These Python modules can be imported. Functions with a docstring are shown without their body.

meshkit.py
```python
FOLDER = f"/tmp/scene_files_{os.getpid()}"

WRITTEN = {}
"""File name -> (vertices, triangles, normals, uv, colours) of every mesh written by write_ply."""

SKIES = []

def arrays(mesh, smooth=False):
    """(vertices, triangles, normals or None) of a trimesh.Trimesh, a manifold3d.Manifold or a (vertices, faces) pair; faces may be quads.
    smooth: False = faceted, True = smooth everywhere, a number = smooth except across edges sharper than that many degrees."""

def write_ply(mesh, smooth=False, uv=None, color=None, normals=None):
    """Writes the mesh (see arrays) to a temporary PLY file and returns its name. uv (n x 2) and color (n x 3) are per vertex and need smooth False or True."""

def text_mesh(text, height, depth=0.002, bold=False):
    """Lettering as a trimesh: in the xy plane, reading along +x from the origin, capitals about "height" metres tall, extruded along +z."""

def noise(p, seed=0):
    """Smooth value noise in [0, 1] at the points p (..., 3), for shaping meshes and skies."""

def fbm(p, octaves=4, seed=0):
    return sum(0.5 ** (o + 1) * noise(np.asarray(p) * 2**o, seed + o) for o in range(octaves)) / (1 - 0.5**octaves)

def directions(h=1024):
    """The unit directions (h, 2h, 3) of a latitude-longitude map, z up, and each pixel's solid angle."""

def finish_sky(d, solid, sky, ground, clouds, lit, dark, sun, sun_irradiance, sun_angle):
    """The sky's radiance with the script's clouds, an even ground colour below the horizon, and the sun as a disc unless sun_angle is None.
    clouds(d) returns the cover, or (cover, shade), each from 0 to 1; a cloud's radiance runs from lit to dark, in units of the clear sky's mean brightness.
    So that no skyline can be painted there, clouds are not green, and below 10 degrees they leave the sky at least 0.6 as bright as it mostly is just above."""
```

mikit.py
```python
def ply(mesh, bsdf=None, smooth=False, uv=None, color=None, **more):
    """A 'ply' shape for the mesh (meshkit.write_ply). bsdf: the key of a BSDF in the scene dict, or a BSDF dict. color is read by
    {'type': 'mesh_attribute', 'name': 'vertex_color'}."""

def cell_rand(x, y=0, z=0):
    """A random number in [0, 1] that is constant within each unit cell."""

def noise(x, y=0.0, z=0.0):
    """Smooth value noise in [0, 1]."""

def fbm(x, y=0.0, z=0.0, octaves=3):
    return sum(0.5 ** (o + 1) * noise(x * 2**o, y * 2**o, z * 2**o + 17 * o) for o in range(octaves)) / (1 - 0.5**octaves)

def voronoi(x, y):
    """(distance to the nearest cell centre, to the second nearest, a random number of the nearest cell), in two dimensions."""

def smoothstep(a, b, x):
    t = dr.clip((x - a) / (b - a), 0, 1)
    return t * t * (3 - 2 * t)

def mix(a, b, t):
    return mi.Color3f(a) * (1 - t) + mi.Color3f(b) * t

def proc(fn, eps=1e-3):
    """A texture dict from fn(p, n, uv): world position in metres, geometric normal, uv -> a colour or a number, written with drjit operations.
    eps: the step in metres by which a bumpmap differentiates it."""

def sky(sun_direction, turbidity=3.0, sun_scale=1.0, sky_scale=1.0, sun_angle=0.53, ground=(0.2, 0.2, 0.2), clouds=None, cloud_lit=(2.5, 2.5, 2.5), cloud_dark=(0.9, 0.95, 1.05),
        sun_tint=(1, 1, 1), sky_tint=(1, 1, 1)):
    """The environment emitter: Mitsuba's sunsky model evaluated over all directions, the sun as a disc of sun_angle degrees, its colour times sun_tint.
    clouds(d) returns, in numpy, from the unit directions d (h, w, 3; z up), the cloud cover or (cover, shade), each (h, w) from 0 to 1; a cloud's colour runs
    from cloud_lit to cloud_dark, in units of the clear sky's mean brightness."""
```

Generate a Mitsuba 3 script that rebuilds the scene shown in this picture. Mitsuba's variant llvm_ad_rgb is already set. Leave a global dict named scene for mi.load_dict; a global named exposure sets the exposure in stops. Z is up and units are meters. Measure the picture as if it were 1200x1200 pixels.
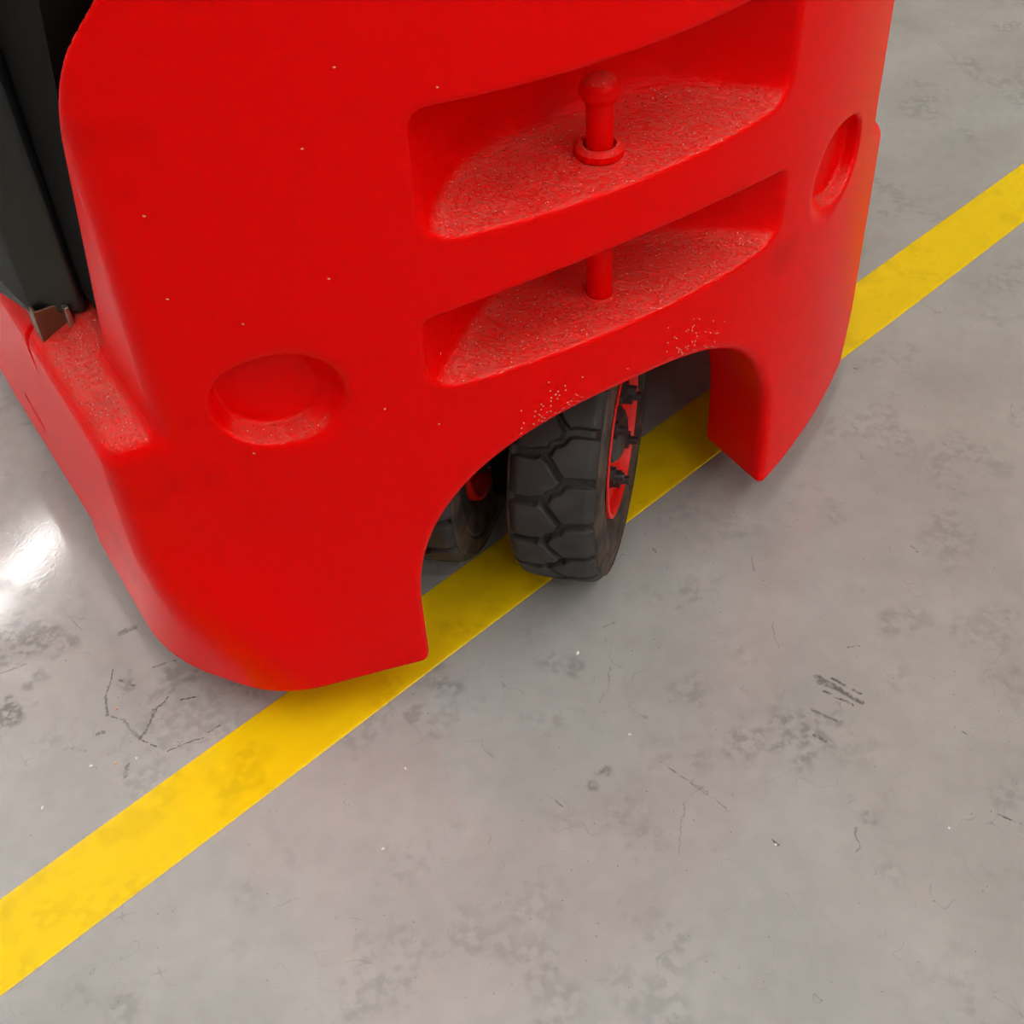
import math, random
import numpy as np, trimesh, manifold3d as m3
import drjit as dr, mitsuba as mi
import mikit, meshkit
from mikit import proc, noise, fbm, voronoi, smoothstep, mix, cell_rand

T = mi.ScalarTransform4f
scene, labels = {}, {}

# ------------------------------------------------------------------ camera, light, exposure
exposure = 0.6
EYE = [0.0, 0.0, 1.303]
FORWARD = [0.34952092, 0.61473546, -0.70706113]
UP = [0.4043709, 0.58177834, 0.705704]
scene['camera'] = {'type': 'perspective', 'fov': 42.0, 'fov_axis': 'x', 'near_clip': 0.02, 'far_clip': 100.0,
                   'to_world': T().look_at(origin=EYE, target=[e + f for e, f in zip(EYE, FORWARD)], up=UP)}
LAMP = [24.0, 23.7, 23.0]          # radiance of the fluorescent tubes
CEILING_Z = 5.0
# rows of tube lamps under the ceiling: (start x, start y, end x, end y)
LAMP_ROWS = [(0.50, 7.10, -6.2, 2.66), (-1.6, -3.83, 4.4, 0.14), (-2.0, -1.28, 1.3, 0.91), (-0.5, -7.2, 5.5, -3.2), (-6.0, 7.0, 4.0, 13.6)]

# ------------------------------------------------------------------ helpers
def numbered(name):
    if not any(k == name or k.startswith(name + '__') for k in scene):
        return name
    i = 1
    while any(k == f'{name}_{i:03d}' or k.startswith(f'{name}_{i:03d}__') for k in scene):
        i += 1
    return f'{name}_{i:03d}'

def obj(name, mesh, bsdf, parent=None, smooth=35, key=None, **tags):
    key = key or numbered((parent + '__' if parent else '') + name)
    d = mesh if isinstance(mesh, dict) else mikit.ply(mesh, bsdf, smooth)
    scene[key] = d
    if tags:
        labels[key] = tags
    return key

def tm(man):
    m = man.to_mesh()
    return trimesh.Trimesh(np.array(m.vert_properties[:, :3]), np.array(m.tri_verts), process=False)

def rounded_box(lo, hi, r, seg=12):
    lo, hi = np.array(lo, float), np.array(hi, float)
    r = min(r, 0.49 * (hi - lo).min())
    s = m3.Manifold.sphere(r, seg)
    pts = [s.translate((lo + r + (hi - lo - 2 * r) * np.array([a, b, c])).tolist()) for a in (0, 1) for b in (0, 1) for c in (0, 1)]
    return m3.Manifold.batch_hull(pts)

def lathe(profile, n=96, axis_to=None):
    """profile: (radius, along) pairs, turned about the local x axis; closed profile."""
    P = np.asarray(profile, float)
    t = np.arange(n) * 2 * np.pi / n
    v = np.stack([np.broadcast_to(P[:, 1], (n, len(P))), P[:, 0] * np.cos(t)[:, None], P[:, 0] * np.sin(t)[:, None]], -1)
    i, j = np.meshgrid(np.arange(n), np.arange(len(P)), indexing='ij')
    i2, j2 = (i + 1) % n, (j + 1) % len(P)
    q = np.stack([i * len(P) + j, i * len(P) + j2, i2 * len(P) + j2, i2 * len(P) + j], -1).reshape(-1, 4)
    f = np.vstack([q[:, [0, 1, 2]], q[:, [0, 2, 3]]])
    m = trimesh.Trimesh(v.reshape(-1, 3), f, process=False)
    if m.volume < 0:
        m.invert()
    return m

def smax(a, b, k):
    h = np.clip(0.5 + 0.5 * (a - b) / k, 0, 1)
    return b + (a - b) * h + k * h * (1 - h)

def surface_nets(sdf, lo, hi, step, project=3):
    """Mesh of sdf = 0 on a grid (dual vertices, then moved onto the surface)."""
    ax = [np.arange(l, h + s, s) for l, h, s in zip(lo, hi, step)]
    X, Y, Z = np.meshgrid(*[a.astype(np.float32) for a in ax], indexing='ij', sparse=True)
    D = sdf(X, Y, Z).astype(np.float32)
    S = D < 0
    n = [len(a) for a in ax]
    c = np.zeros((n[0] - 1, n[1] - 1, n[2] - 1), np.int8)
    for a in (0, 1):
        for b in (0, 1):
            for e in (0, 1):
                c += S[a:n[0] - 1 + a, b:n[1] - 1 + b, e:n[2] - 1 + e]
    cells = np.argwhere((c > 0) & (c < 8))
    index = np.full(c.shape, -1, np.int32)
    index[tuple(cells.T)] = np.arange(len(cells))
    acc, cnt = np.zeros((len(cells), 3)), np.zeros(len(cells))
    corners = [np.array(o) for o in np.ndindex(2, 2, 2)]
    for o in corners:
        for k in range(3):
            if o[k]:
                continue
            o2 = o.copy(); o2[k] = 1
            d0, d1 = D[tuple((cells + o).T)], D[tuple((cells + o2).T)]
            cross = (d0 < 0) != (d1 < 0)
            t = np.where(cross, d0 / np.where(cross, d0 - d1, 1), 0)
            p = np.repeat(o[None].astype(float), len(cells), 0); p[:, k] += t
            acc[cross] += p[cross]; cnt += cross
    st = np.array(step)
    V = np.array([a[0] for a in ax]) + (cells + acc / cnt[:, None]) * st
    quads = []
    for k in range(3):
        a, b = [(1, 2), (2, 0), (0, 1)][k]
        sl0 = [slice(None)] * 3; sl1 = [slice(None)] * 3
        sl0[k], sl1[k] = slice(0, n[k] - 1), slice(1, n[k])
        e = np.argwhere(S[tuple(sl0)] != S[tuple(sl1)])
        ok = (e[:, a] > 0) & (e[:, b] > 0) & (e[:, a] < n[a] - 1) & (e[:, b] < n[b] - 1)
        e = e[ok]
        flip = ~S[tuple(e.T)]
        da, db = np.zeros(3, int), np.zeros(3, int); da[a] = 1; db[b] = 1
        q = np.stack([index[tuple((e - da - db).T)], index[tuple((e - db).T)], index[tuple(e.T)], index[tuple((e - da).T)]], 1)
        q[flip] = q[flip][:, ::-1]
        quads.append(q)
    q = np.vstack(quads)
    import scipy.sparse as sp
    e = np.vstack([q[:, [0, 1]], q[:, [1, 2]], q[:, [2, 3]], q[:, [3, 0]]])
    A = sp.coo_matrix((np.ones(2 * len(e)), (np.r_[e[:, 0], e[:, 1]], np.r_[e[:, 1], e[:, 0]])), shape=(len(V), len(V))).tocsr()
    deg = np.maximum(np.asarray(A.sum(1)).ravel(), 1)[:, None]
    for _ in range(2):
        V = 0.5 * V + 0.5 * (A @ V) / deg
    V0 = V.copy()
    for _ in range(project):
        h = 0.0006
        f0 = sdf(*V.T)
        g = np.stack([sdf(V[:, 0] + h, V[:, 1], V[:, 2]) - sdf(V[:, 0] - h, V[:, 1], V[:, 2]),
                      sdf(V[:, 0], V[:, 1] + h, V[:, 2]) - sdf(V[:, 0], V[:, 1] - h, V[:, 2]),
                      sdf(V[:, 0], V[:, 1], V[:, 2] + h) - sdf(V[:, 0], V[:, 1], V[:, 2] - h)], 1) / (2 * h)
        g2 = np.maximum((g * g).sum(1), 0.05)
        V = V - 0.8 * (f0 / g2)[:, None] * g
        V = V0 + np.clip(V - V0, -0.5 * st, 0.5 * st)
    return V, q

# ------------------------------------------------------------------ materials
def red_color(p, n, uv):
    # clean red enamel; dust lies on upward faces, paint is chipped in specks near the wheel arch rim
    up = smoothstep(0.55, 0.9, n.z)
    d = up * (0.65 + 0.6 * (fbm(p.x * 60, p.y * 60, p.z * 60, 3) - 0.5) + 0.5 * (fbm(p.x * 14, p.y * 14, 3.0, 2) - 0.5))
    fine = noise(p.x * 420, p.y * 420, p.z * 420)
    d = d * (0.55 + 0.9 * smoothstep(0.25, 0.75, fine))
    c = mix((0.78, 0.0012, 0.0008), (0.66, 0.068, 0.052), dr.clip(d, 0, 1))
    ga, gb, gr = voronoi(p.x * 380 + p.z * 90, p.y * 380)
    c = mix(c, (0.90, 0.42, 0.36), dr.select((gr > 0.97) & (ga < 0.30), up * 0.75, 0.0))
    c = mix(c, (0.20, 0.004, 0.003), dr.select((gr < 0.05) & (ga < 0.33), up * 0.6, 0.0))
    # fine grime
    g = smoothstep(0.62, 0.8, fbm(p.x * 9, p.y * 9, p.z * 9, 4)) * 0.12
    c = c * (1 - g)
    u = p.x - 0.656
    near = smoothstep(0.072, 0.0, p.z - 0.385 + u * u * 0.6) * smoothstep(0.36, 0.37, p.z)
    patch = dr.maximum(smoothstep(0.055, 0.0, dr.abs(p.x - 0.562)), smoothstep(0.055, 0.0, dr.abs(p.x - 0.745)))
    a, b, r = voronoi(p.x * 300, p.z * 300)
    chip = dr.select((a < 0.28) & (r < 0.33 * near * patch) & (n.y < -0.5), 1.0, 0.0)
    # a few scattered nicks anywhere
    a2, b2, r2 = voronoi(p.x * 70 + p.y * 31, p.z * 70 - p.y * 17)
    nick = dr.select((a2 < 0.075) & (r2 < 0.012), 1.0, 0.0)
    c = mix(c, (0.70, 0.36, 0.26), dr.maximum(chip, nick * 0.6))
    return c

def red_bump(p, n, uv):
    up = 0.25 + 0.75 * smoothstep(0.3, 0.8, n.z)
    side = smoothstep(0.16, 0.2, p.x) * 0.0 + 1.0
    return up * side * (0.7 * noise(p.x * 330, p.y * 330, p.z * 330) + 0.5 * noise(p.x * 160, p.y * 160, p.z * 160))

scene['red_paint'] = {'type': 'twosided', 'bsdf': {'type': 'bumpmap', 'arbitrary': proc(red_bump, 6e-4), 'scale': 0.0011,
    'bsdf': {'type': 'principled', 'base_color': proc(red_color), 'roughness': 0.30, 'specular': 0.05}}}

scene['red_rim'] = {'type': 'twosided', 'bsdf': {'type': 'principled', 'base_color': {'type': 'rgb', 'value': [0.70, 0.012, 0.006]}, 'roughness': 0.4, 'specular': 0.35}}

def rubber_color(p, n, uv):
    k = fbm(p.x * 45, p.y * 45, p.z * 45, 3)
    return mix((0.012, 0.011, 0.011), (0.030, 0.026, 0.025), k)
def sidewall_color(p, n, uv):
    k = fbm(p.x * 35, p.y * 35, p.z * 35, 4)
    return mix((0.018, 0.014, 0.012), (0.060, 0.037, 0.024), smoothstep(0.3, 0.7, k))
scene['tread_rubber'] = {'type': 'twosided', 'bsdf': {'type': 'principled', 'base_color': proc(rubber_color), 'roughness': 0.62, 'specular': 0.4}}
scene['dusty_rubber'] = {'type': 'twosided', 'bsdf': {'type': 'principled', 'base_color': proc(sidewall_color), 'roughness': 0.6, 'specular': 0.35}}
def flat(name, rgb, rough, spec=0.5, metal=0.0):
    scene[name] = {'type': 'twosided', 'bsdf': {'type': 'principled', 'base_color': {'type': 'rgb', 'value': list(rgb)}, 'roughness': rough, 'specular': spec, 'metallic': metal}}
flat('black_plastic', (0.006, 0.008, 0.009), 0.38, 0.4)
flat('matte_black', (0.0025, 0.002, 0.002), 0.85, 0.1)
flat('nut_black', (0.020, 0.018, 0.019), 0.35, 0.5)
flat('zinc', (0.35, 0.33, 0.28), 0.35, 0.5, 0.9)
flat('blue_plastic', (0.010, 0.035, 0.16), 0.35)
flat('brown_metal', (0.12, 0.05, 0.025), 0.4, 0.5, 0.4)
flat('wall_paint', (0.62, 0.60, 0.57), 0.8, 0.3)
flat('ceiling_paint', (0.75, 0.74, 0.72), 0.9, 0.2)
flat('lamp_metal', (0.7, 0.7, 0.7), 0.5)
flat('chip_white', (0.85, 0.83, 0.78), 0.5)
flat('chip_orange', (0.75, 0.40, 0.22), 0.5)

# ------------------------------------------------------------------ floor
# dark wear on the epoxy: strokes (x0, y0, x1, y1, half width, strength) in metres on the floor
STROKES = [
    (0.7987, 0.6817, 0.8164, 0.6232, 0.00350, 0.80),
    (0.8113, 0.6699, 0.8242, 0.6332, 0.00187, 0.80),
    (0.7917, 0.6599, 0.8039, 0.6272, 0.00207, 0.85),
    (0.7969, 0.6719, 0.8085, 0.6516, 0.00372, 0.70),
    (0.8077, 0.6552, 0.8140, 0.6309, 0.00300, 0.70),
    (0.7581, 0.6522, 0.7730, 0.6196, 0.00226, 0.60),
    (0.7403, 0.6168, 0.7436, 0.6058, 0.00264, 0.70),
    (0.5684, 0.6883, 0.5927, 0.5938, 0.00097, 0.60),
    (0.5576, 0.6307, 0.5127, 0.5826, 0.00073, 0.35),
    (0.8321, 0.4318, 0.8395, 0.4151, 0.00113, 0.90),
    (0.8395, 0.4151, 0.8484, 0.4014, 0.00112, 0.90),
    (0.8823, 0.5339, 0.8848, 0.5176, 0.00111, 0.70),
    (0.6931, 0.5002, 0.6752, 0.4765, 0.00091, 0.50),
    (0.6075, 0.5396, 0.6087, 0.5310, 0.00140, 0.90),
    (0.8098, 0.7806, 0.7899, 0.7440, 0.00087, 0.40),
    (0.8598, 0.6947, 0.8728, 0.6890, 0.00192, 0.60),
    (0.4377, 0.7179, 0.4395, 0.7032, 0.00105, 0.70),
    (0.5588, 0.7950, 0.6020, 0.8331, 0.00080, 0.30),
    (0.6303, 0.8916, 0.6450, 0.8901, 0.00149, 0.50),
    (0.0824, 1.1821, 0.0588, 1.1451, 0.00124, 0.70),
    (0.0588, 1.1451, 0.0506, 1.1195, 0.00193, 0.70),
    (0.0506, 1.1195, 0.0654, 1.1003, 0.00119, 0.60),
    (0.0654, 1.1003, 0.0710, 1.0632, 0.00236, 0.45),
    (0.0710, 1.0632, 0.0921, 1.0283, 0.00127, 0.80),
    (0.0921, 1.0283, 0.1365, 1.0219, 0.00125, 0.80),
    (0.1222, 1.1037, 0.1034, 1.0930, 0.00168, 0.80),
    (0.1034, 1.0930, 0.0710, 1.0632, 0.00214, 0.70),
    (0.1357, 1.0898, 0.1513, 1.0839, 0.00143, 0.90),
    (0.1464, 1.0243, 0.1607, 1.0266, 0.00150, 0.80),
    (0.1047, 1.0271, 0.1123, 1.0324, 0.00080, 0.60),
    (0.1101, 1.2355, 0.1276, 1.2357, 0.00388, 0.60),
    (0.0385, 1.0197, 0.0492, 1.0340, 0.00267, 0.55),
    (0.0016, 1.0938, 0.0115, 1.0827, 0.00231, 0.40),
    (0.0317, 1.0973, 0.0382, 1.0974, 0.00256, 0.60),
    (-0.0405, 1.2576, -0.0080, 1.2553, 0.00126, 0.50),
    (0.1263, 1.1572, 0.1530, 1.1521, 0.00149, 0.60),
    (0.0829, 1.1623, 0.0935, 1.1454, 0.00221, 0.70),
    (0.0651, 1.3049, 0.0703, 1.2697, 0.00093, 0.50),
    (0.0198, 1.4565, 0.0668, 1.4533, 0.00100, 0.35),
    (0.0829, 1.4579, 0.0985, 1.4752, 0.00117, 0.40),
    (1.0447, 0.7768, 1.0418, 0.7675, 0.00161, 0.50),
    (1.2354, 1.0989, 1.2382, 1.0944, 0.00201, 0.80),
    (0.8581, 0.8832, 0.8480, 0.8605, 0.00133, 0.40),
    (0.7620, 0.9667, 0.7620, 0.9591, 0.00162, 0.50),
    (0.6448, 0.6200, 0.6596, 0.6002, 0.00075, 0.30),
]
SMUDGES = [   # x, y, radius, strength
    (-0.0526, 1.1894, 0.0313, 0.80),
    (0.0004, 1.2298, 0.0200, 0.70),
    (-0.0165, 1.2218, 0.0149, 0.50),
    (-0.0118, 1.2966, 0.0519, 0.62),
    (0.0266, 1.2755, 0.0440, 0.62),
    (0.0437, 1.2758, 0.0208, 0.50),
    (0.0914, 1.1549, 0.0172, 0.50),
    (0.1396, 1.1189, 0.0414, 0.45),
    (0.5069, 0.7156, 0.0140, 0.80),
    (0.4839, 0.7047, 0.0095, 0.60),
    (0.6654, 0.6529, 0.0394, 0.42),
    (0.7264, 0.6262, 0.0551, 0.50),
    (0.7730, 0.6122, 0.0267, 0.50),
    (0.7154, 0.6512, 0.0178, 0.50),
    (0.5481, 0.8812, 0.0216, 0.40),
    (0.5621, 0.8603, 0.0191, 0.40),
    (0.4171, 0.9302, 0.0332, 0.50),
    (0.3671, 0.9097, 0.0207, 0.40),
    (0.3723, 0.8834, 0.0227, 0.30),
    (0.3589, 0.8702, 0.0135, 0.30),
    (0.6592, 0.7499, 0.0347, 0.30),
    (1.0122, 0.6219, 0.0489, 0.25),
    (0.9785, 0.5484, 0.0463, 0.22),
    (0.7688, 0.5716, 0.0434, 0.20),
    (0.2295, 1.0738, 0.0487, 0.40),
    (0.1414, 1.0549, 0.0586, 0.30),
    (0.4863, 0.8062, 0.0338, 0.20),
    (0.7145, 0.4989, 0.0163, 0.40),
    (0.4978, 0.6574, 0.0413, 0.20),
    (0.3435, 0.6217, 0.0381, 0.20),
]

def floor_wear(p):
    x, y = p.x, p.y
    w = mi.Float(0.0)
    j = (noise(x * 260, y * 260) - 0.5) * 0.0022 + (noise(x * 60, y * 60, 8.0) - 0.5) * 0.0045
    brk = smoothstep(0.25, 0.55, noise(x * 420, y * 420, 5.0))
    for x0, y0, x1, y1, r, s in STROKES:
        dx, dy = x1 - x0, y1 - y0
        t = dr.clip(((x - x0) * dx + (y - y0) * dy) / (dx * dx + dy * dy), 0, 1)
        d = dr.sqrt(dr.square(x - x0 - t * dx + j) + dr.square(y - y0 - t * dy - j))
        w = dr.maximum(w, s * smoothstep(r * 1.5, r * 0.5, d) * (0.55 + 0.45 * brk))
    grain = smoothstep(0.30, 0.72, fbm(x * 130, y * 130, 2.0, 3))
    for x0, y0, r, s in SMUDGES:
        d = dr.sqrt(dr.square(x - x0) + dr.square(y - y0)) + (noise(x * 70, y * 70, 9.0) - 0.5) * r
        w = dr.maximum(w, 0.8 * s * smoothstep(r, r * 0.2, d) * grain)
    return w

def floor_color(p, n, uv):
    x, y = p.x, p.y
    big = fbm(x * 2.3 + 4.0, y * 2.3, 1.0, 3)
    tone = mix((0.405, 0.405, 0.395), (0.398, 0.374, 0.343), dr.clip(smoothstep(0.0, 1.5, x) * 0.8 + (big - 0.5) * 1.1, 0, 1))
    tone = tone * (0.94 + 0.24 * (fbm(x * 9, y * 9, 7.0, 4) - 0.5) + 0.10 * (fbm(x * 60, y * 60, 3.0, 3) - 0.5))
    # faint rubbed-in dirt, thread-like marks and specks
    m = smoothstep(0.55, 0.8, fbm(x * 16 + 3, y * 16, 4.0, 4)) * smoothstep(0.35, 0.7, fbm(x * 110, y * 110, 6.0, 3)) * 0.22
    wx, wy = x + 0.02 * noise(x * 40, y * 40, 1.0), y + 0.02 * noise(x * 40, y * 40, 2.0)
    line = dr.abs(noise(wx * 55, wy * 55, 11.0) - 0.5)
    th = smoothstep(0.012, 0.0, line) * smoothstep(0.52, 0.72, noise(x * 38, y * 38, 12.0)) * 0.30
    a, b, r = voronoi(x * 85, y * 85)
    sp = dr.select((r < 0.035) & (a < 0.10 * (0.5 + 12 * r)), 0.5, 0.0)
    dirt = dr.maximum(dr.maximum(m, th), dr.maximum(sp, floor_wear(p)))
    return mix(tone, tone * 0.22, dr.clip(dirt, 0, 1))

def floor_rough(p, n, uv):
    return 0.075 + 0.04 * fbm(p.x * 30, p.y * 30, 2.0, 3) + 0.10 * floor_wear_soft(p)

def floor_wear_soft(p):
    return smoothstep(0.55, 0.8, fbm(p.x * 16 + 3, p.y * 16, 4.0, 4))

def floor_bump(p, n, uv):
    return 0.10 * noise(p.x * 400, p.y * 400)

scene['epoxy_floor'] = {'type': 'bumpmap', 'arbitrary': proc(floor_bump, 1e-3), 'scale': 0.0002,
    'bsdf': {'type': 'principled', 'base_color': proc(floor_color), 'roughness': proc(floor_rough), 'specular': 0.5}}

X0, X1, Y0, Y1 = -8.0, 14.0, -8.0, 14.0
def quad(a, b, c, d):
    return trimesh.Trimesh(np.array([a, b, c, d], float), [[0, 1, 2], [0, 2, 3]], process=False)
def slab(lo, hi):
    return trimesh.creation.box(bounds=[lo, hi])
obj('floor', slab([X0, Y0, -0.1], [X1, Y1, 0]), 'epoxy_floor', smooth=False, kind='structure', label='grey worn epoxy floor')
obj('ceiling', slab([X0, Y0, CEILING_Z + 0.35], [X1, Y1, CEILING_Z + 0.45]), 'ceiling_paint', smooth=False, kind='structure', label='white hall ceiling')
for nm, lo, hi in (('wall_left', [X0 - .1, Y0, 0], [X0, Y1, CEILING_Z + .35]), ('wall_right', [X1, Y0, 0], [X1 + .1, Y1, CEILING_Z + .35]),
                   ('wall_back', [X0, Y1, 0], [X1, Y1 + .1, CEILING_Z + .35]), ('wall_front', [X0, Y0 - .1, 0], [X1, Y0, CEILING_Z + .35])):
    obj(nm, slab(lo, hi), 'wall_paint', smooth=False, kind='structure', label='pale painted hall wall')

# ------------------------------------------------------------------ lamps
lamp_words = ['long fluorescent strip lamp ahead of the forklift, mirrored in the floor', 'long fluorescent strip lamp nearest behind the viewer', 'short fluorescent strip lamp overhead',
              'long fluorescent strip lamp farthest behind the viewer', 'long fluorescent strip lamp far beyond the forklift']
for (ax, ay, bx, by), words in zip(LAMP_ROWS, lamp_words):
    L = math.hypot(bx - ax, by - ay)
    M = T().translate([(ax + bx) / 2, (ay + by) / 2, CEILING_Z]).rotate([0, 0, 1], math.degrees(math.atan2(by - ay, bx - ax)))
    key = numbered('strip_lamp')
    hm = tm(rounded_box([-L / 2 - .02, -.09, .06], [L / 2 + .02, .09, .14], .01))
    scene[key + '__housing'] = {**mikit.ply(hm, 'lamp_metal', 30), 'to_world': M}
    tube = trimesh.creation.cylinder(0.055, L, sections=24); tube.apply_transform(trimesh.transformations.rotation_matrix(math.pi / 2, [0, 1, 0]))
    scene[key + '__tube'] = {**mikit.ply(tube, 'lamp_metal', 40), 'to_world': M, 'emitter': {'type': 'area', 'radiance': {'type': 'rgb', 'value': LAMP}}}
    for s in (-1, 1):
        rod = trimesh.creation.cylinder(0.012, 0.23, sections=12); rod.apply_translation([s * L * 0.35, 0, 0.24])
        scene[numbered(key + '__hanger')] = {**mikit.ply(rod, 'lamp_metal', 40), 'to_world': M}
    labels[key] = {'label': words, 'category': 'lamp', 'group': 'strip lamps under the ceiling'}

# ------------------------------------------------------------------ yellow floor tape (100 mm, laid across the bay)
def tape_color(p, n, uv):
    x, y = p.x, p.y
    k = fbm(x * 3, y * 12, 1.0, 3)
    c = mix((0.84, 0.57, 0.004), (0.90, 0.64, 0.007), k)
    d = smoothstep(0.58, 0.78, fbm(x * 22, y * 22, 2.0, 4)) * 0.14
    s = smoothstep(0.62, 0.8, noise(x * 30 + 7, y * 30, 3.0)) * smoothstep(0.35, 0.6, noise(x * 120, y * 120, 3.0)) * 0.12
    return mix(c, (0.40, 0.25, 0.008), dr.clip(d + s, 0, 0.6))
scene['yellow_tape'] = {'type': 'twosided', 'bsdf': {'type': 'principled', 'base_color': proc(tape_color), 'roughness': 0.16, 'specular': 0.35}}
ta = math.atan2(0.387, 1.896)
td, tn = np.array([math.cos(ta), math.sin(ta)]), np.array([-math.sin(ta), math.cos(ta)])
c0 = np.array([-0.0565, 0.96290]) - tn * 0.0508
sect = [(-.0508, 0.0002), (-.0503, .0011), (-.0492, .0016), (-.045, .0018), (-.041, .0016), (-.03, .0015), (0, .0015), (.04, .0015), (.0492, .0014), (.0503, .0010), (.0508, .0002)]
ts = np.linspace(-2.2, 4.6, 341)
v = np.array([[*(c0 + td * t + tn * (a + 0.0004 * math.sin(t * 9) * (1 if a > 0 else -1))), h] for t in ts for a, h in sect])
ns = len(sect)
f = np.array([[i * ns + j, (i + 1) * ns + j, (i + 1) * ns + j + 1, i * ns + j + 1] for i in range(len(ts) - 1) for j in range(ns - 1)])
obj('floor_tape', (v, f), 'yellow_tape', smooth=60, label='glossy yellow marking tape running across the grey floor under the forklift', category='floor tape')

# ------------------------------------------------------------------ the forklift
XC = 0.656                       # centre line of the truck
F = 'forklift'
labels[F] = {'label': 'red forklift truck with sculpted rear counterweight standing across the yellow tape', 'category': 'forklift'}

def ledge_shape(au, y, z):
    return smax(0.4765 - au, 0.454 - 0.42 * (au - 0.4765) - z, 0.014)

def arch(u, z):
    n = 2.4
    a, h, z0 = 0.2465, 0.243, 0.15
    u = u + 0.006
    zz = np.maximum(z - z0, 0)
    g = ((np.abs(u) / a) ** n + (zz / h) ** n) ** (1 / n)
    return (g - 1) * a * np.where(zz > 0, 0.97, 1.0)

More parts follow.
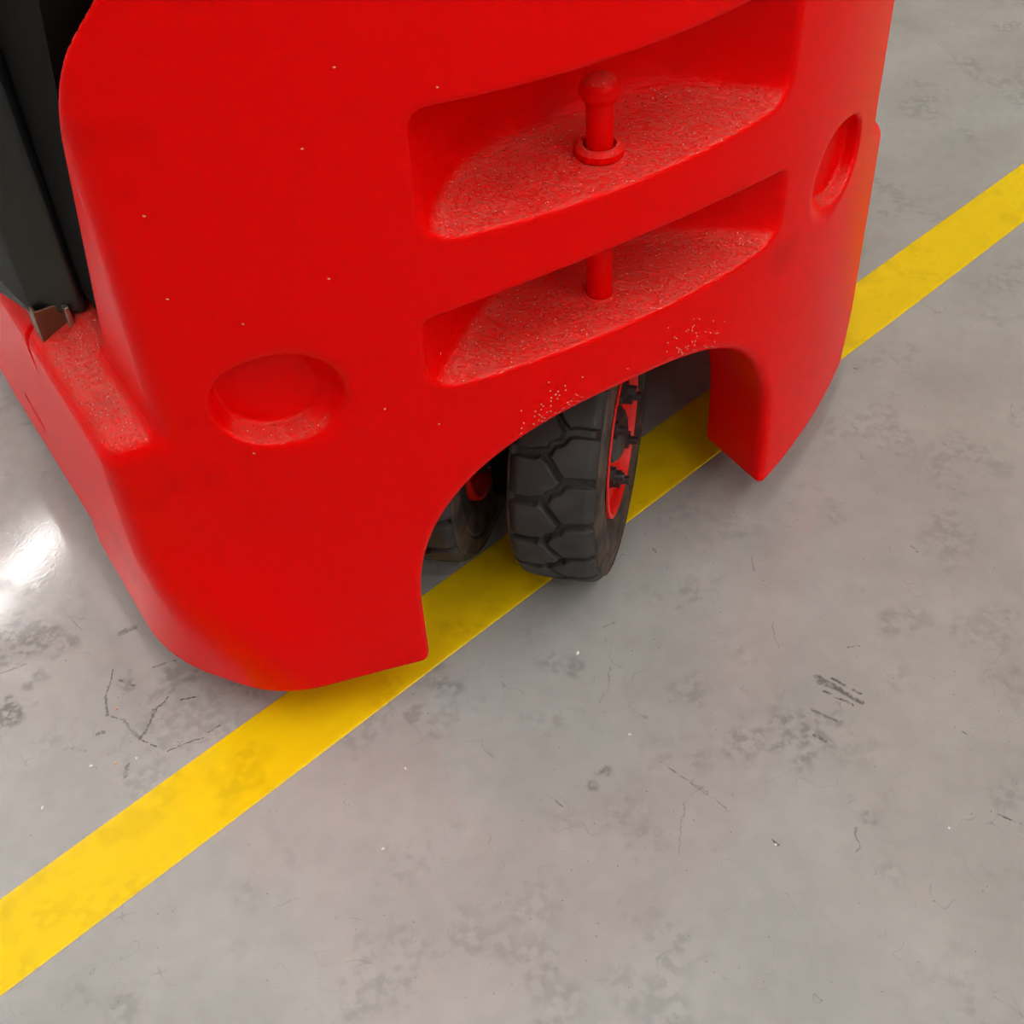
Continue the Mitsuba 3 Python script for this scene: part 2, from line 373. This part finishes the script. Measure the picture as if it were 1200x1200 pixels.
def weight_sdf(x, y, z):
    u = x - XC
    au = np.abs(u)
    yr = 0.88 + 0.66 * u * u + 0.015 * u
    w = np.clip((0.32 - z) / 0.22, 0, 1)
    yr = yr - 0.8 * np.maximum(-u - 0.24, 0) ** 2 * w * w * (3 - 2 * w)          # the left foot flares out at its bottom
    d = (yr - y) / np.sqrt(1 + (1.32 * u) ** 2)
    us = np.abs(u - 0.012)                        # the sides sit a little off the arch's centre line
    d = smax(d, us - 0.5305, 0.020)
    # cut of the lower corners
    n = np.array([0.812, -0.545, -0.2085]); n = n / np.linalg.norm(n)
    d = smax(d, n[0] * (us - 0.5305) + n[1] * (y - 1.045) + n[2] * (z - 0.24) - np.where(u < 0, 0.006, 0.003), np.where(u < 0, 0.036, 0.014))
    d = smax(d, 0.067 + 0.014 * np.clip(u + 0.26, 0, 0.6) - z, 0.006)
    d = smax(d, z - (0.985 - 0.25 * (1.1 - y)), 0.05)
    # ledge over the side
    d = smax(d, -ledge_shape(us, y, z), 0.022)
    # upper column cut away towards the cab
    d = smax(d, -smax(smax(0.31 - au, 1.06 + 0.41 * (0.73 - z) - y, 0.02), 0.462 - z, 0.03), 0.012)
    # two scooped pockets
    t = au / 0.224
    dep = 0.16 * (1 - np.minimum(t, 1.6) ** 1.6)
    sl = np.sqrt(1 + (0.256 / 0.224 * np.minimum(t, 1.2) ** 0.6 - 1.32 * au) ** 2)
    zt = 0.573 - 0.020 * np.minimum(t, 1.4) ** 2
    zb = 0.476 - 0.007 * np.minimum(t, 1.4) ** 2
    back = (y - yr - dep) / sl
    p = smax(smax(back, zb - z, 0.036), z - zt, 0.012)
    d = smax(d, -p, 0.0045)
    t2 = au / 0.216
    dep2 = 0.135 * (1 - np.minimum(t2, 1.5) ** 3)
    sl2 = np.sqrt(1 + (0.405 / 0.216 * np.minimum(t2, 1.2) ** 2 - 1.32 * au) ** 2)
    p2 = smax(smax((y - yr - dep2) / sl2, 0.638 - z, 0.040), z - 0.765, 0.02)
    d = smax(d, -p2, 0.006)
    # round dished seats near the corners
    cu, cz = 0.371, 0.488
    yc = 0.88 + 0.66 * cu * cu
    nx, ny = 1.32 * cu, -1.0
    nl = math.hypot(nx, ny); nx, ny = nx / nl, ny / nl
    tu, tv = au - cu, z - cz
    ax_ = tu * nx + (y - yc) * ny                # outward
    lat = tu * (-ny) + (y - yc) * nx             # along the face (towards the corner)
    cyl = smax(np.sqrt(lat * lat + tv * tv) - 0.048, -(ax_ + 0.026), 0.006)
    d = smax(d, -cyl, 0.005)
    e = (np.sqrt(((lat + 0.026) / 0.052) ** 2 + (tv / 0.049) ** 2 + (ax_ / 0.033) ** 2) - 1) * 0.033
    d = smax(d, -e, 0.014)
    # wheel arch and the wheel house behind it
    d = smax(d, -smax(arch(u, z), y - 1.20, 0.01), 0.016)
    d = smax(d, -smax(smax(au - 0.41, 1.035 - y, 0.01), z - 0.44, 0.03), 0.008)
    g = np.maximum(np.maximum(np.abs(y - 1.300) - 0.0028, 0.385 - z), 0.485 - us)      # joint line on the ledge
    d = np.maximum(d, -g)
    d = smax(d, y - (1.300 + 0.03 * np.clip((0.2 - z) / 0.1, 0, 1)), 0.001)
    return d

V, q = surface_nets(weight_sdf, (0.118, 0.86, 0.055), (1.208, 1.345, 1.0), (0.0034, 0.0034, 0.0034))
obj('counterweight', (V, q), 'red_paint', F, smooth=True, label='red cast counterweight with wheel arch, scooped pockets and dished seats')

def chassis_sdf(x, y, z):
    au = np.abs(x - XC - 0.012)
    side = 0.5305 - 0.007 * np.clip((0.118 - 0.13 * (y - 1.317) - z) / 0.006, 0, 1)
    d = smax(au - side, z - 0.485, 0.02)
    d = smax(d, 0.062 - z, 0.010)
    d = smax(d, -ledge_shape(au, y, z), 0.024)
    d = smax(d, (1.304 - 0.035 * np.clip((0.385 - z) / 0.025, 0, 1)) - y, 0.001)
    d = smax(d, y - 2.5, 0.01)
    d = smax(d, -smax(smax(au - 0.41, y - 1.50, 0.01), z - 0.46, 0.03), 0.008)
    # slot in the side plate
    s = np.maximum(np.maximum(np.abs(y - 1.505) - 0.040, np.abs(z - 0.170 ) - 0.0065), 0.495 - au)
    return np.maximum(d, -s)

V, q = surface_nets(chassis_sdf, (0.115, 1.255, 0.05), (1.205, 2.52, 0.50), (0.005, 0.006, 0.004), project=2)
obj('chassis', (V, q), 'red_paint', F, smooth=40, label='red chassis with pebbled ledge ahead of the counterweight')

# black hood ahead of the counterweight and the black closing plates inside the wheel house
hood = m3.Manifold.extrude(m3.CrossSection([[(1.186, .490), (2.30, .490), (2.30, .905), (1.015, .905)]]), 0.904).translate((0, 0, -0.452))
hood = hood.transform([[0, 0, 1, XC], [1, 0, 0, 0], [0, 1, 0, 0]])
obj('hood', tm(hood), 'matte_black', F, smooth=40, label='black hood ahead of the counterweight')
obj('wheel_house_plate', tm(rounded_box([XC - .42, 1.485, .035], [XC + .42, 1.515, .47], .006)), 'matte_black', F, smooth=40, label='black plate closing the wheel house')

# tow pin
def cyl(r, z0, z1, x, y, n=48, ch=0.002):
    prof = [(0, z0), (r - ch, z0), (r, z0 + ch), (r, z1 - ch), (r - ch, z1), (0, z1)]
    m = m3.Manifold.revolve(m3.CrossSection([[(a, b) for a, b in prof]]), n)
    return m.translate((x, y, 0))
px, py = 0.656, 0.940
pin = cyl(0.0130, 0.44, 0.70, px, py)
obj('tow_pin', tm(pin), 'red_paint', F, smooth=40, label='upright red tow pin in the lower pocket')
obj('ring', tm(cyl(0.0185, 0.470, 0.4775, px, py) - cyl(0.0145, 0.46, 0.49, px, py)), 'red_paint', F + '__tow_pin', smooth=40)
obj('collar', tm(cyl(0.0235, 0.636, 0.650, px, py, ch=.004) - cyl(0.0165, 0.643, 0.66, px, py)), 'red_paint', F + '__tow_pin', smooth=40)
obj('knob', tm(m3.Manifold.sphere(0.02, 32).scale((1, 1, .8)).translate((px, py, 0.705))), 'red_paint', F + '__tow_pin', smooth=40)

# black cover with a round recess standing on the side ledge
def cover(side):
    o = [(0, 0), (0.054, 0), (0.054, 0.40), (-0.036, 0.40), (-0.036, 0.06)]
    pts = []
    for x, y, z in [(0.190, 1.265, 0.474), (0.165, 1.290, 0.476), (0.160, 1.290, 0.52), (0.160, 1.290, 0.95), (0.190, 1.266, 0.95),
                    (0.190, 1.70, 0.478), (0.135, 1.70, 0.50), (0.120, 1.70, 0.55), (0.120, 1.70, 0.95), (0.146, 1.325, 0.482), (0.134, 1.34, 0.53), (0.128, 1.35, 0.95)]:
        rr = 0.007 if z < 0.48 else 0.016
        pts.append(m3.Manifold.sphere(rr, 20).translate((x + (0.016 - rr) * (1 if x > .18 else -1), y - (0.016 - rr if y < 1.5 else 0), z - 0.016 + rr + (0.002 if rr < .01 else 0))))
    h = m3.Manifold.batch_hull(pts)
    hole = m3.Manifold.cylinder(0.08, 0.050, 0.050, 48).rotate((0, 90, 0)).rotate((0, 0, -22)).translate((0.085, 1.345, 0.625))
    return h - hole, hole
cm, hole = cover(-1)
ck = obj('side_cover', tm(cm), 'black_plastic', F, smooth=30, label='black plastic cover with rounded lower corner on the side ledge')
ringm = m3.Manifold.cylinder(0.012, 0.050, 0.050, 48) - m3.Manifold.cylinder(0.02, 0.043, 0.043, 48).translate((0, 0, -.004))
obj('ring', tm(ringm.rotate((0, 90, 0)).rotate((0, 0, -22)).translate((0.122, 1.331, 0.625))), 'brown_metal', ck, smooth=30, label='brown ring in the cover recess')
obj('strip', tm(rounded_box([0.100, 1.36, 0.495], [0.128, 1.60, 0.535], .006)), 'blue_plastic', ck, smooth=30, label='blue plastic strip')
bk = obj('bracket', tm(rounded_box([0.150, 1.262, 0.425], [0.182, 1.2655, 0.475], .0015) + rounded_box([0.150, 1.262, 0.425], [0.1535, 1.30, 0.475], .0015)), 'brown_metal', F, smooth=30, label='small metal bracket under the black cover')
obj('flange', tm(rounded_box([0.180, 1.250, 0.440], [0.186, 1.270, 0.475], .0015)), 'zinc', bk, smooth=30)

# ------------------------------------------------------------------ twin steered wheels
R, NB = 0.189, 20
def tread_dist(c, s):
    """Distance to the centre lines of the tread grooves and their half widths: c along the circumference, s across."""
    P = 2 * math.pi * R / NB
    c = np.mod(c, P)
    segs = []
    line = [(0.070, 0.0, .0056), (0.022, 0.0, .0056), (0.013, 0.004, .0045), (0.008, 0.013, .0040), (-0.002, 0.017, .0040), (-0.006, 0.026, .0040), (-0.013, P / 2 - .004, .0045), (-0.022, P / 2, .0056), (-0.070, P / 2, .0056)]
    link = [(-0.013, P / 2 - .001, .0040), (-0.005, P / 2 + 0.006, .0035), (0.001, P / 2 + .014, .0035), (0.006, P - .008, .0035), (0.013, P, .0040)]
    for L in (line, link):
        segs += list(zip(L[:-1], L[1:]))
    best = np.full(np.broadcast(c, s).shape, 9.0)
    for k in (-1, 0, 1):
        for (s0, c0_, w0), (s1, c1_, w1) in segs:
            a, b = c0_ + k * P, c1_ + k * P
            ds, dc = s1 - s0, b - a
            t = np.clip(((s - s0) * ds + (c - a) * dc) / (ds * ds + dc * dc), 0, 1)
            dd = np.hypot(s - s0 - t * ds, c - a - t * dc) - (w0 + t * (w1 - w0))
            best = np.minimum(best, dd)
    return best

def tread_mesh():
    half = 0.0505
    sv = np.concatenate([np.linspace(-half, half, 72)])
    n = 1080
    th = np.arange(n) * 2 * math.pi / n
    S, C = np.meshgrid(sv, th * R)
    shoulder = np.maximum(np.abs(S) - (half - 0.012), 0) / 0.012
    r = R - 0.0035 * (S / half) ** 2 - 0.007 * shoulder ** 2
    g = tread_dist(C, S)
    r = r - 0.009 * np.clip((0.0012 - g) / 0.0024, 0, 1)
    r = r + 0.0004 * (meshkit.fbm(np.stack([S, C, C * 0], -1).reshape(-1, 3) * 60).reshape(S.shape) - 0.5) if hasattr(meshkit, 'fbm') else r
    v = np.stack([S, r * np.cos(th)[:, None], r * np.sin(th)[:, None]], -1).reshape(-1, 3)
    m = len(sv)
    i, j = np.meshgrid(np.arange(n), np.arange(m - 1), indexing='ij')
    i2 = (i + 1) % n
    q = np.stack([i * m + j, i * m + j + 1, i2 * m + j + 1, i2 * m + j], -1).reshape(-1, 4)
    f = np.vstack([q[:, [0, 1, 2]], q[:, [0, 2, 3]]])
    # inner surface closes the band
    vi = np.stack([S[:, ::71], np.full((n, 2), 0.165) * np.cos(th)[:, None], np.full((n, 2), 0.165) * np.sin(th)[:, None]], -1).reshape(-1, 3)
    b = len(v)
    k = np.arange(n); k2 = (k + 1) % n
    qi = np.vstack([np.stack([b + 2 * k + 1, b + 2 * k, b + 2 * k2, b + 2 * k2 + 1], 1), np.stack([b + 2 * k, k * m, k2 * m, b + 2 * k2], 1), np.stack([k * m + m - 1, b + 2 * k + 1, b + 2 * k2 + 1, k2 * m + m - 1], 1)])
    f = np.vstack([f, qi[:, [0, 1, 2]], qi[:, [0, 2, 3]]])
    t = trimesh.Trimesh(np.vstack([v, vi]), f, process=False)
    if t.volume < 0:
        t.invert()
    return t

W = 0.0505
side = [(0.1785, W - .0005), (0.1770, W + .0030), (0.1735, W + .0042), (0.1715, W + .0026), (0.1690, W + .0040), (0.155, W + .0052), (0.1515, W + .0030), (0.1480, W + .0048), (0.125, W + .0030), (0.112, W - .004), (0.1035, W - .0075)]
wall_profile = [(r, s) for r, s in side] + [(0.1035, 0.03)] + [(0.172, 0.03)]
sw_out = lathe(wall_profile, 144)
sw_in = lathe([(r, -s) for r, s in wall_profile], 144)
# rim: barrel with a lip, dished centre, hub
rim_profile = [(0.1065, W - .006), (0.1055, W + .0015), (0.1015, W + .0025), (0.0985, W - .001), (0.0965, W - .010), (0.0950, 0.040), (0.088, 0.036), (0.070, 0.0375), (0.034, 0.0375), (0.030, 0.040), (0.026, 0.044), (0.012, 0.044),
               (0.012, -0.03), (0.05, -0.03), (0.09, -0.03), (0.0955, -0.04), (0.0985, -W + .001), (0.1055, -W - .0015), (0.1065, -W + .006), (0.1045, -0.03), (0.1045, 0.03)]
rim = lathe(rim_profile, 144)
def nut():
    hexa = m3.CrossSection([[(0.0115 * math.cos(k * math.pi / 3), 0.0115 * math.sin(k * math.pi / 3)) for k in range(6)]])
    m = m3.Manifold.extrude(hexa, 0.017) + m3.Manifold.cylinder(0.006, 0.0145, 0.0125, 32) + m3.Manifold.cylinder(0.028, 0.0065, 0.0055, 24)
    return tm(m.rotate((0, 90, 0)))
tread, nut_m = tread_mesh(), nut()
D_tread, D_out, D_in = mikit.ply(tread, 'tread_rubber', 40), mikit.ply(sw_out, 'dusty_rubber', 25), mikit.ply(sw_in, 'dusty_rubber', 25)
D_rim, D_nut = mikit.ply(rim, 'red_rim', 30), mikit.ply(nut_m, 'nut_black', 30)
D_cap = mikit.ply(lathe([(0.0, .036), (.036, .036), (.036, .044), (.031, .050), (.022, .054), (.0, .055)], 48), 'nut_black', 30)

NUT_SPIN = 0.0
steer = -0.80
wa = np.array([math.cos(steer), math.sin(steer)])
wc = np.array([0.7005, 1.0405])
def wheel(k, off, spin):
    c = wc - wa * off
    M = T().translate([c[0], c[1], R + 0.0008]).rotate([0, 0, 1], math.degrees(steer)).rotate([1, 0, 0], spin)
    key = F + '__wheel' + ('' if k == 0 else f'_{k:03d}')
    scene[key] = {**D_rim, 'to_world': M}
    labels[key] = {'label': 'red steel rim of the steered rear wheel' + ('' if k == 0 else ' deep under the counterweight')}
    scene[key + '__tread'] = {**D_tread, 'to_world': M}
    labels[key + '__tread'] = {'label': 'black rubber tread with staggered blocks'}
    scene[key + '__sidewall'] = {**D_out, 'to_world': M}
    scene[key + '__sidewall_001'] = {**D_in, 'to_world': M}
    scene[key + '__hub_cap'] = {**D_cap, 'to_world': M}
    for i in range(6):
        a = i * math.pi / 3
        scene[key + '__wheel_nut' + ('' if i == 0 else f'_{i:03d}')] = {**D_nut, 'to_world': M @ T().rotate([1, 0, 0], NUT_SPIN).translate([0.036, 0.062 * math.cos(a), 0.062 * math.sin(a)])}
wheel(0, 0.0, 13.0)
wheel(1, 0.172, 3.0)
# axle through both wheels, kingpin block above
mid = wc - wa * 0.086
ax = trimesh.creation.cylinder(0.03, 0.10, sections=32); ax.apply_transform(trimesh.transformations.rotation_matrix(math.pi / 2, [0, 1, 0]))
scene[F + '__axle'] = {**mikit.ply(ax, 'matte_black', 40), 'to_world': T().translate([mid[0], mid[1], R]).rotate([0, 0, 1], math.degrees(steer))}
labels[F + '__axle'] = {'label': 'black axle between the twin wheels'}
post = tm(rounded_box([-.024, -.05, .10], [.024, .05, .47], .008))
scene[F + '__steering_post'] = {**mikit.ply(post, 'matte_black', 40), 'to_world': T().translate([mid[0], mid[1], 0]).rotate([0, 0, 1], math.degrees(steer))}
labels[F + '__steering_post'] = {'label': 'black post holding the twin wheels'}

# ------------------------------------------------------------------ specks of debris on the floor
rng = random.Random(4)
for x, y, r, m, words in [
    (0.5785, 0.8751, 0.0029, 'chip_white', 'small white paint chip on the floor in front of the black wheel'),
    (0.5606, 0.7397, 0.0020, 'chip_white', 'tiny white speck alone on the grey floor between the wheel and the bottom edge'),
    (0.0092, 1.0580, 0.0023, 'chip_white', 'white speck just left of the tape, the nearest to the dark smudge'),
    (-0.0579, 1.0343, 0.0025, 'chip_white', 'white speck at the lower left, farthest left on the floor'),
    (0.0351, 1.0449, 0.0020, 'chip_orange', 'orange speck left of the tape beside a white speck'),
    (0.0648, 1.1223, 0.0018, 'chip_orange', 'orange speck among the hairline cracks below the corner of the forklift'),
    (0.0582, 1.0380, 0.0016, 'chip_white', 'white speck left of the tape closest to its edge'),
    (0.3168, 0.8465, 0.0020, 'chip_white', 'white speck right of the tape at the middle'),
    (0.2450, 0.7678, 0.0020, 'chip_white', 'white speck right of the tape nearest to the bottom'),
    (0.7771, 0.4427, 0.0018, 'chip_white', 'white speck on the right-hand floor beside the dark hairline'),
    (0.6072, 0.5321, 0.0016, 'chip_white', 'white speck beside a short black mark at the bottom right'),
    (1.1698, 1.0452, 0.0016, 'chip_white', 'white speck on the floor right of the red foot of the forklift'),
]:
    s = trimesh.creation.icosphere(1, r)
    s.vertices *= np.array([1.0, 0.65, 0.5]) * (1 + 0.25 * np.array([[rng.random() - .5] for _ in s.vertices]))
    s.apply_transform(trimesh.transformations.rotation_matrix(rng.random() * 6, [0, 0, 1])); s.apply_translation([x, y, r * 0.45])
    obj('paint_chip', s, m, smooth=False, label=words, category='debris', group='paint chips on the floor')
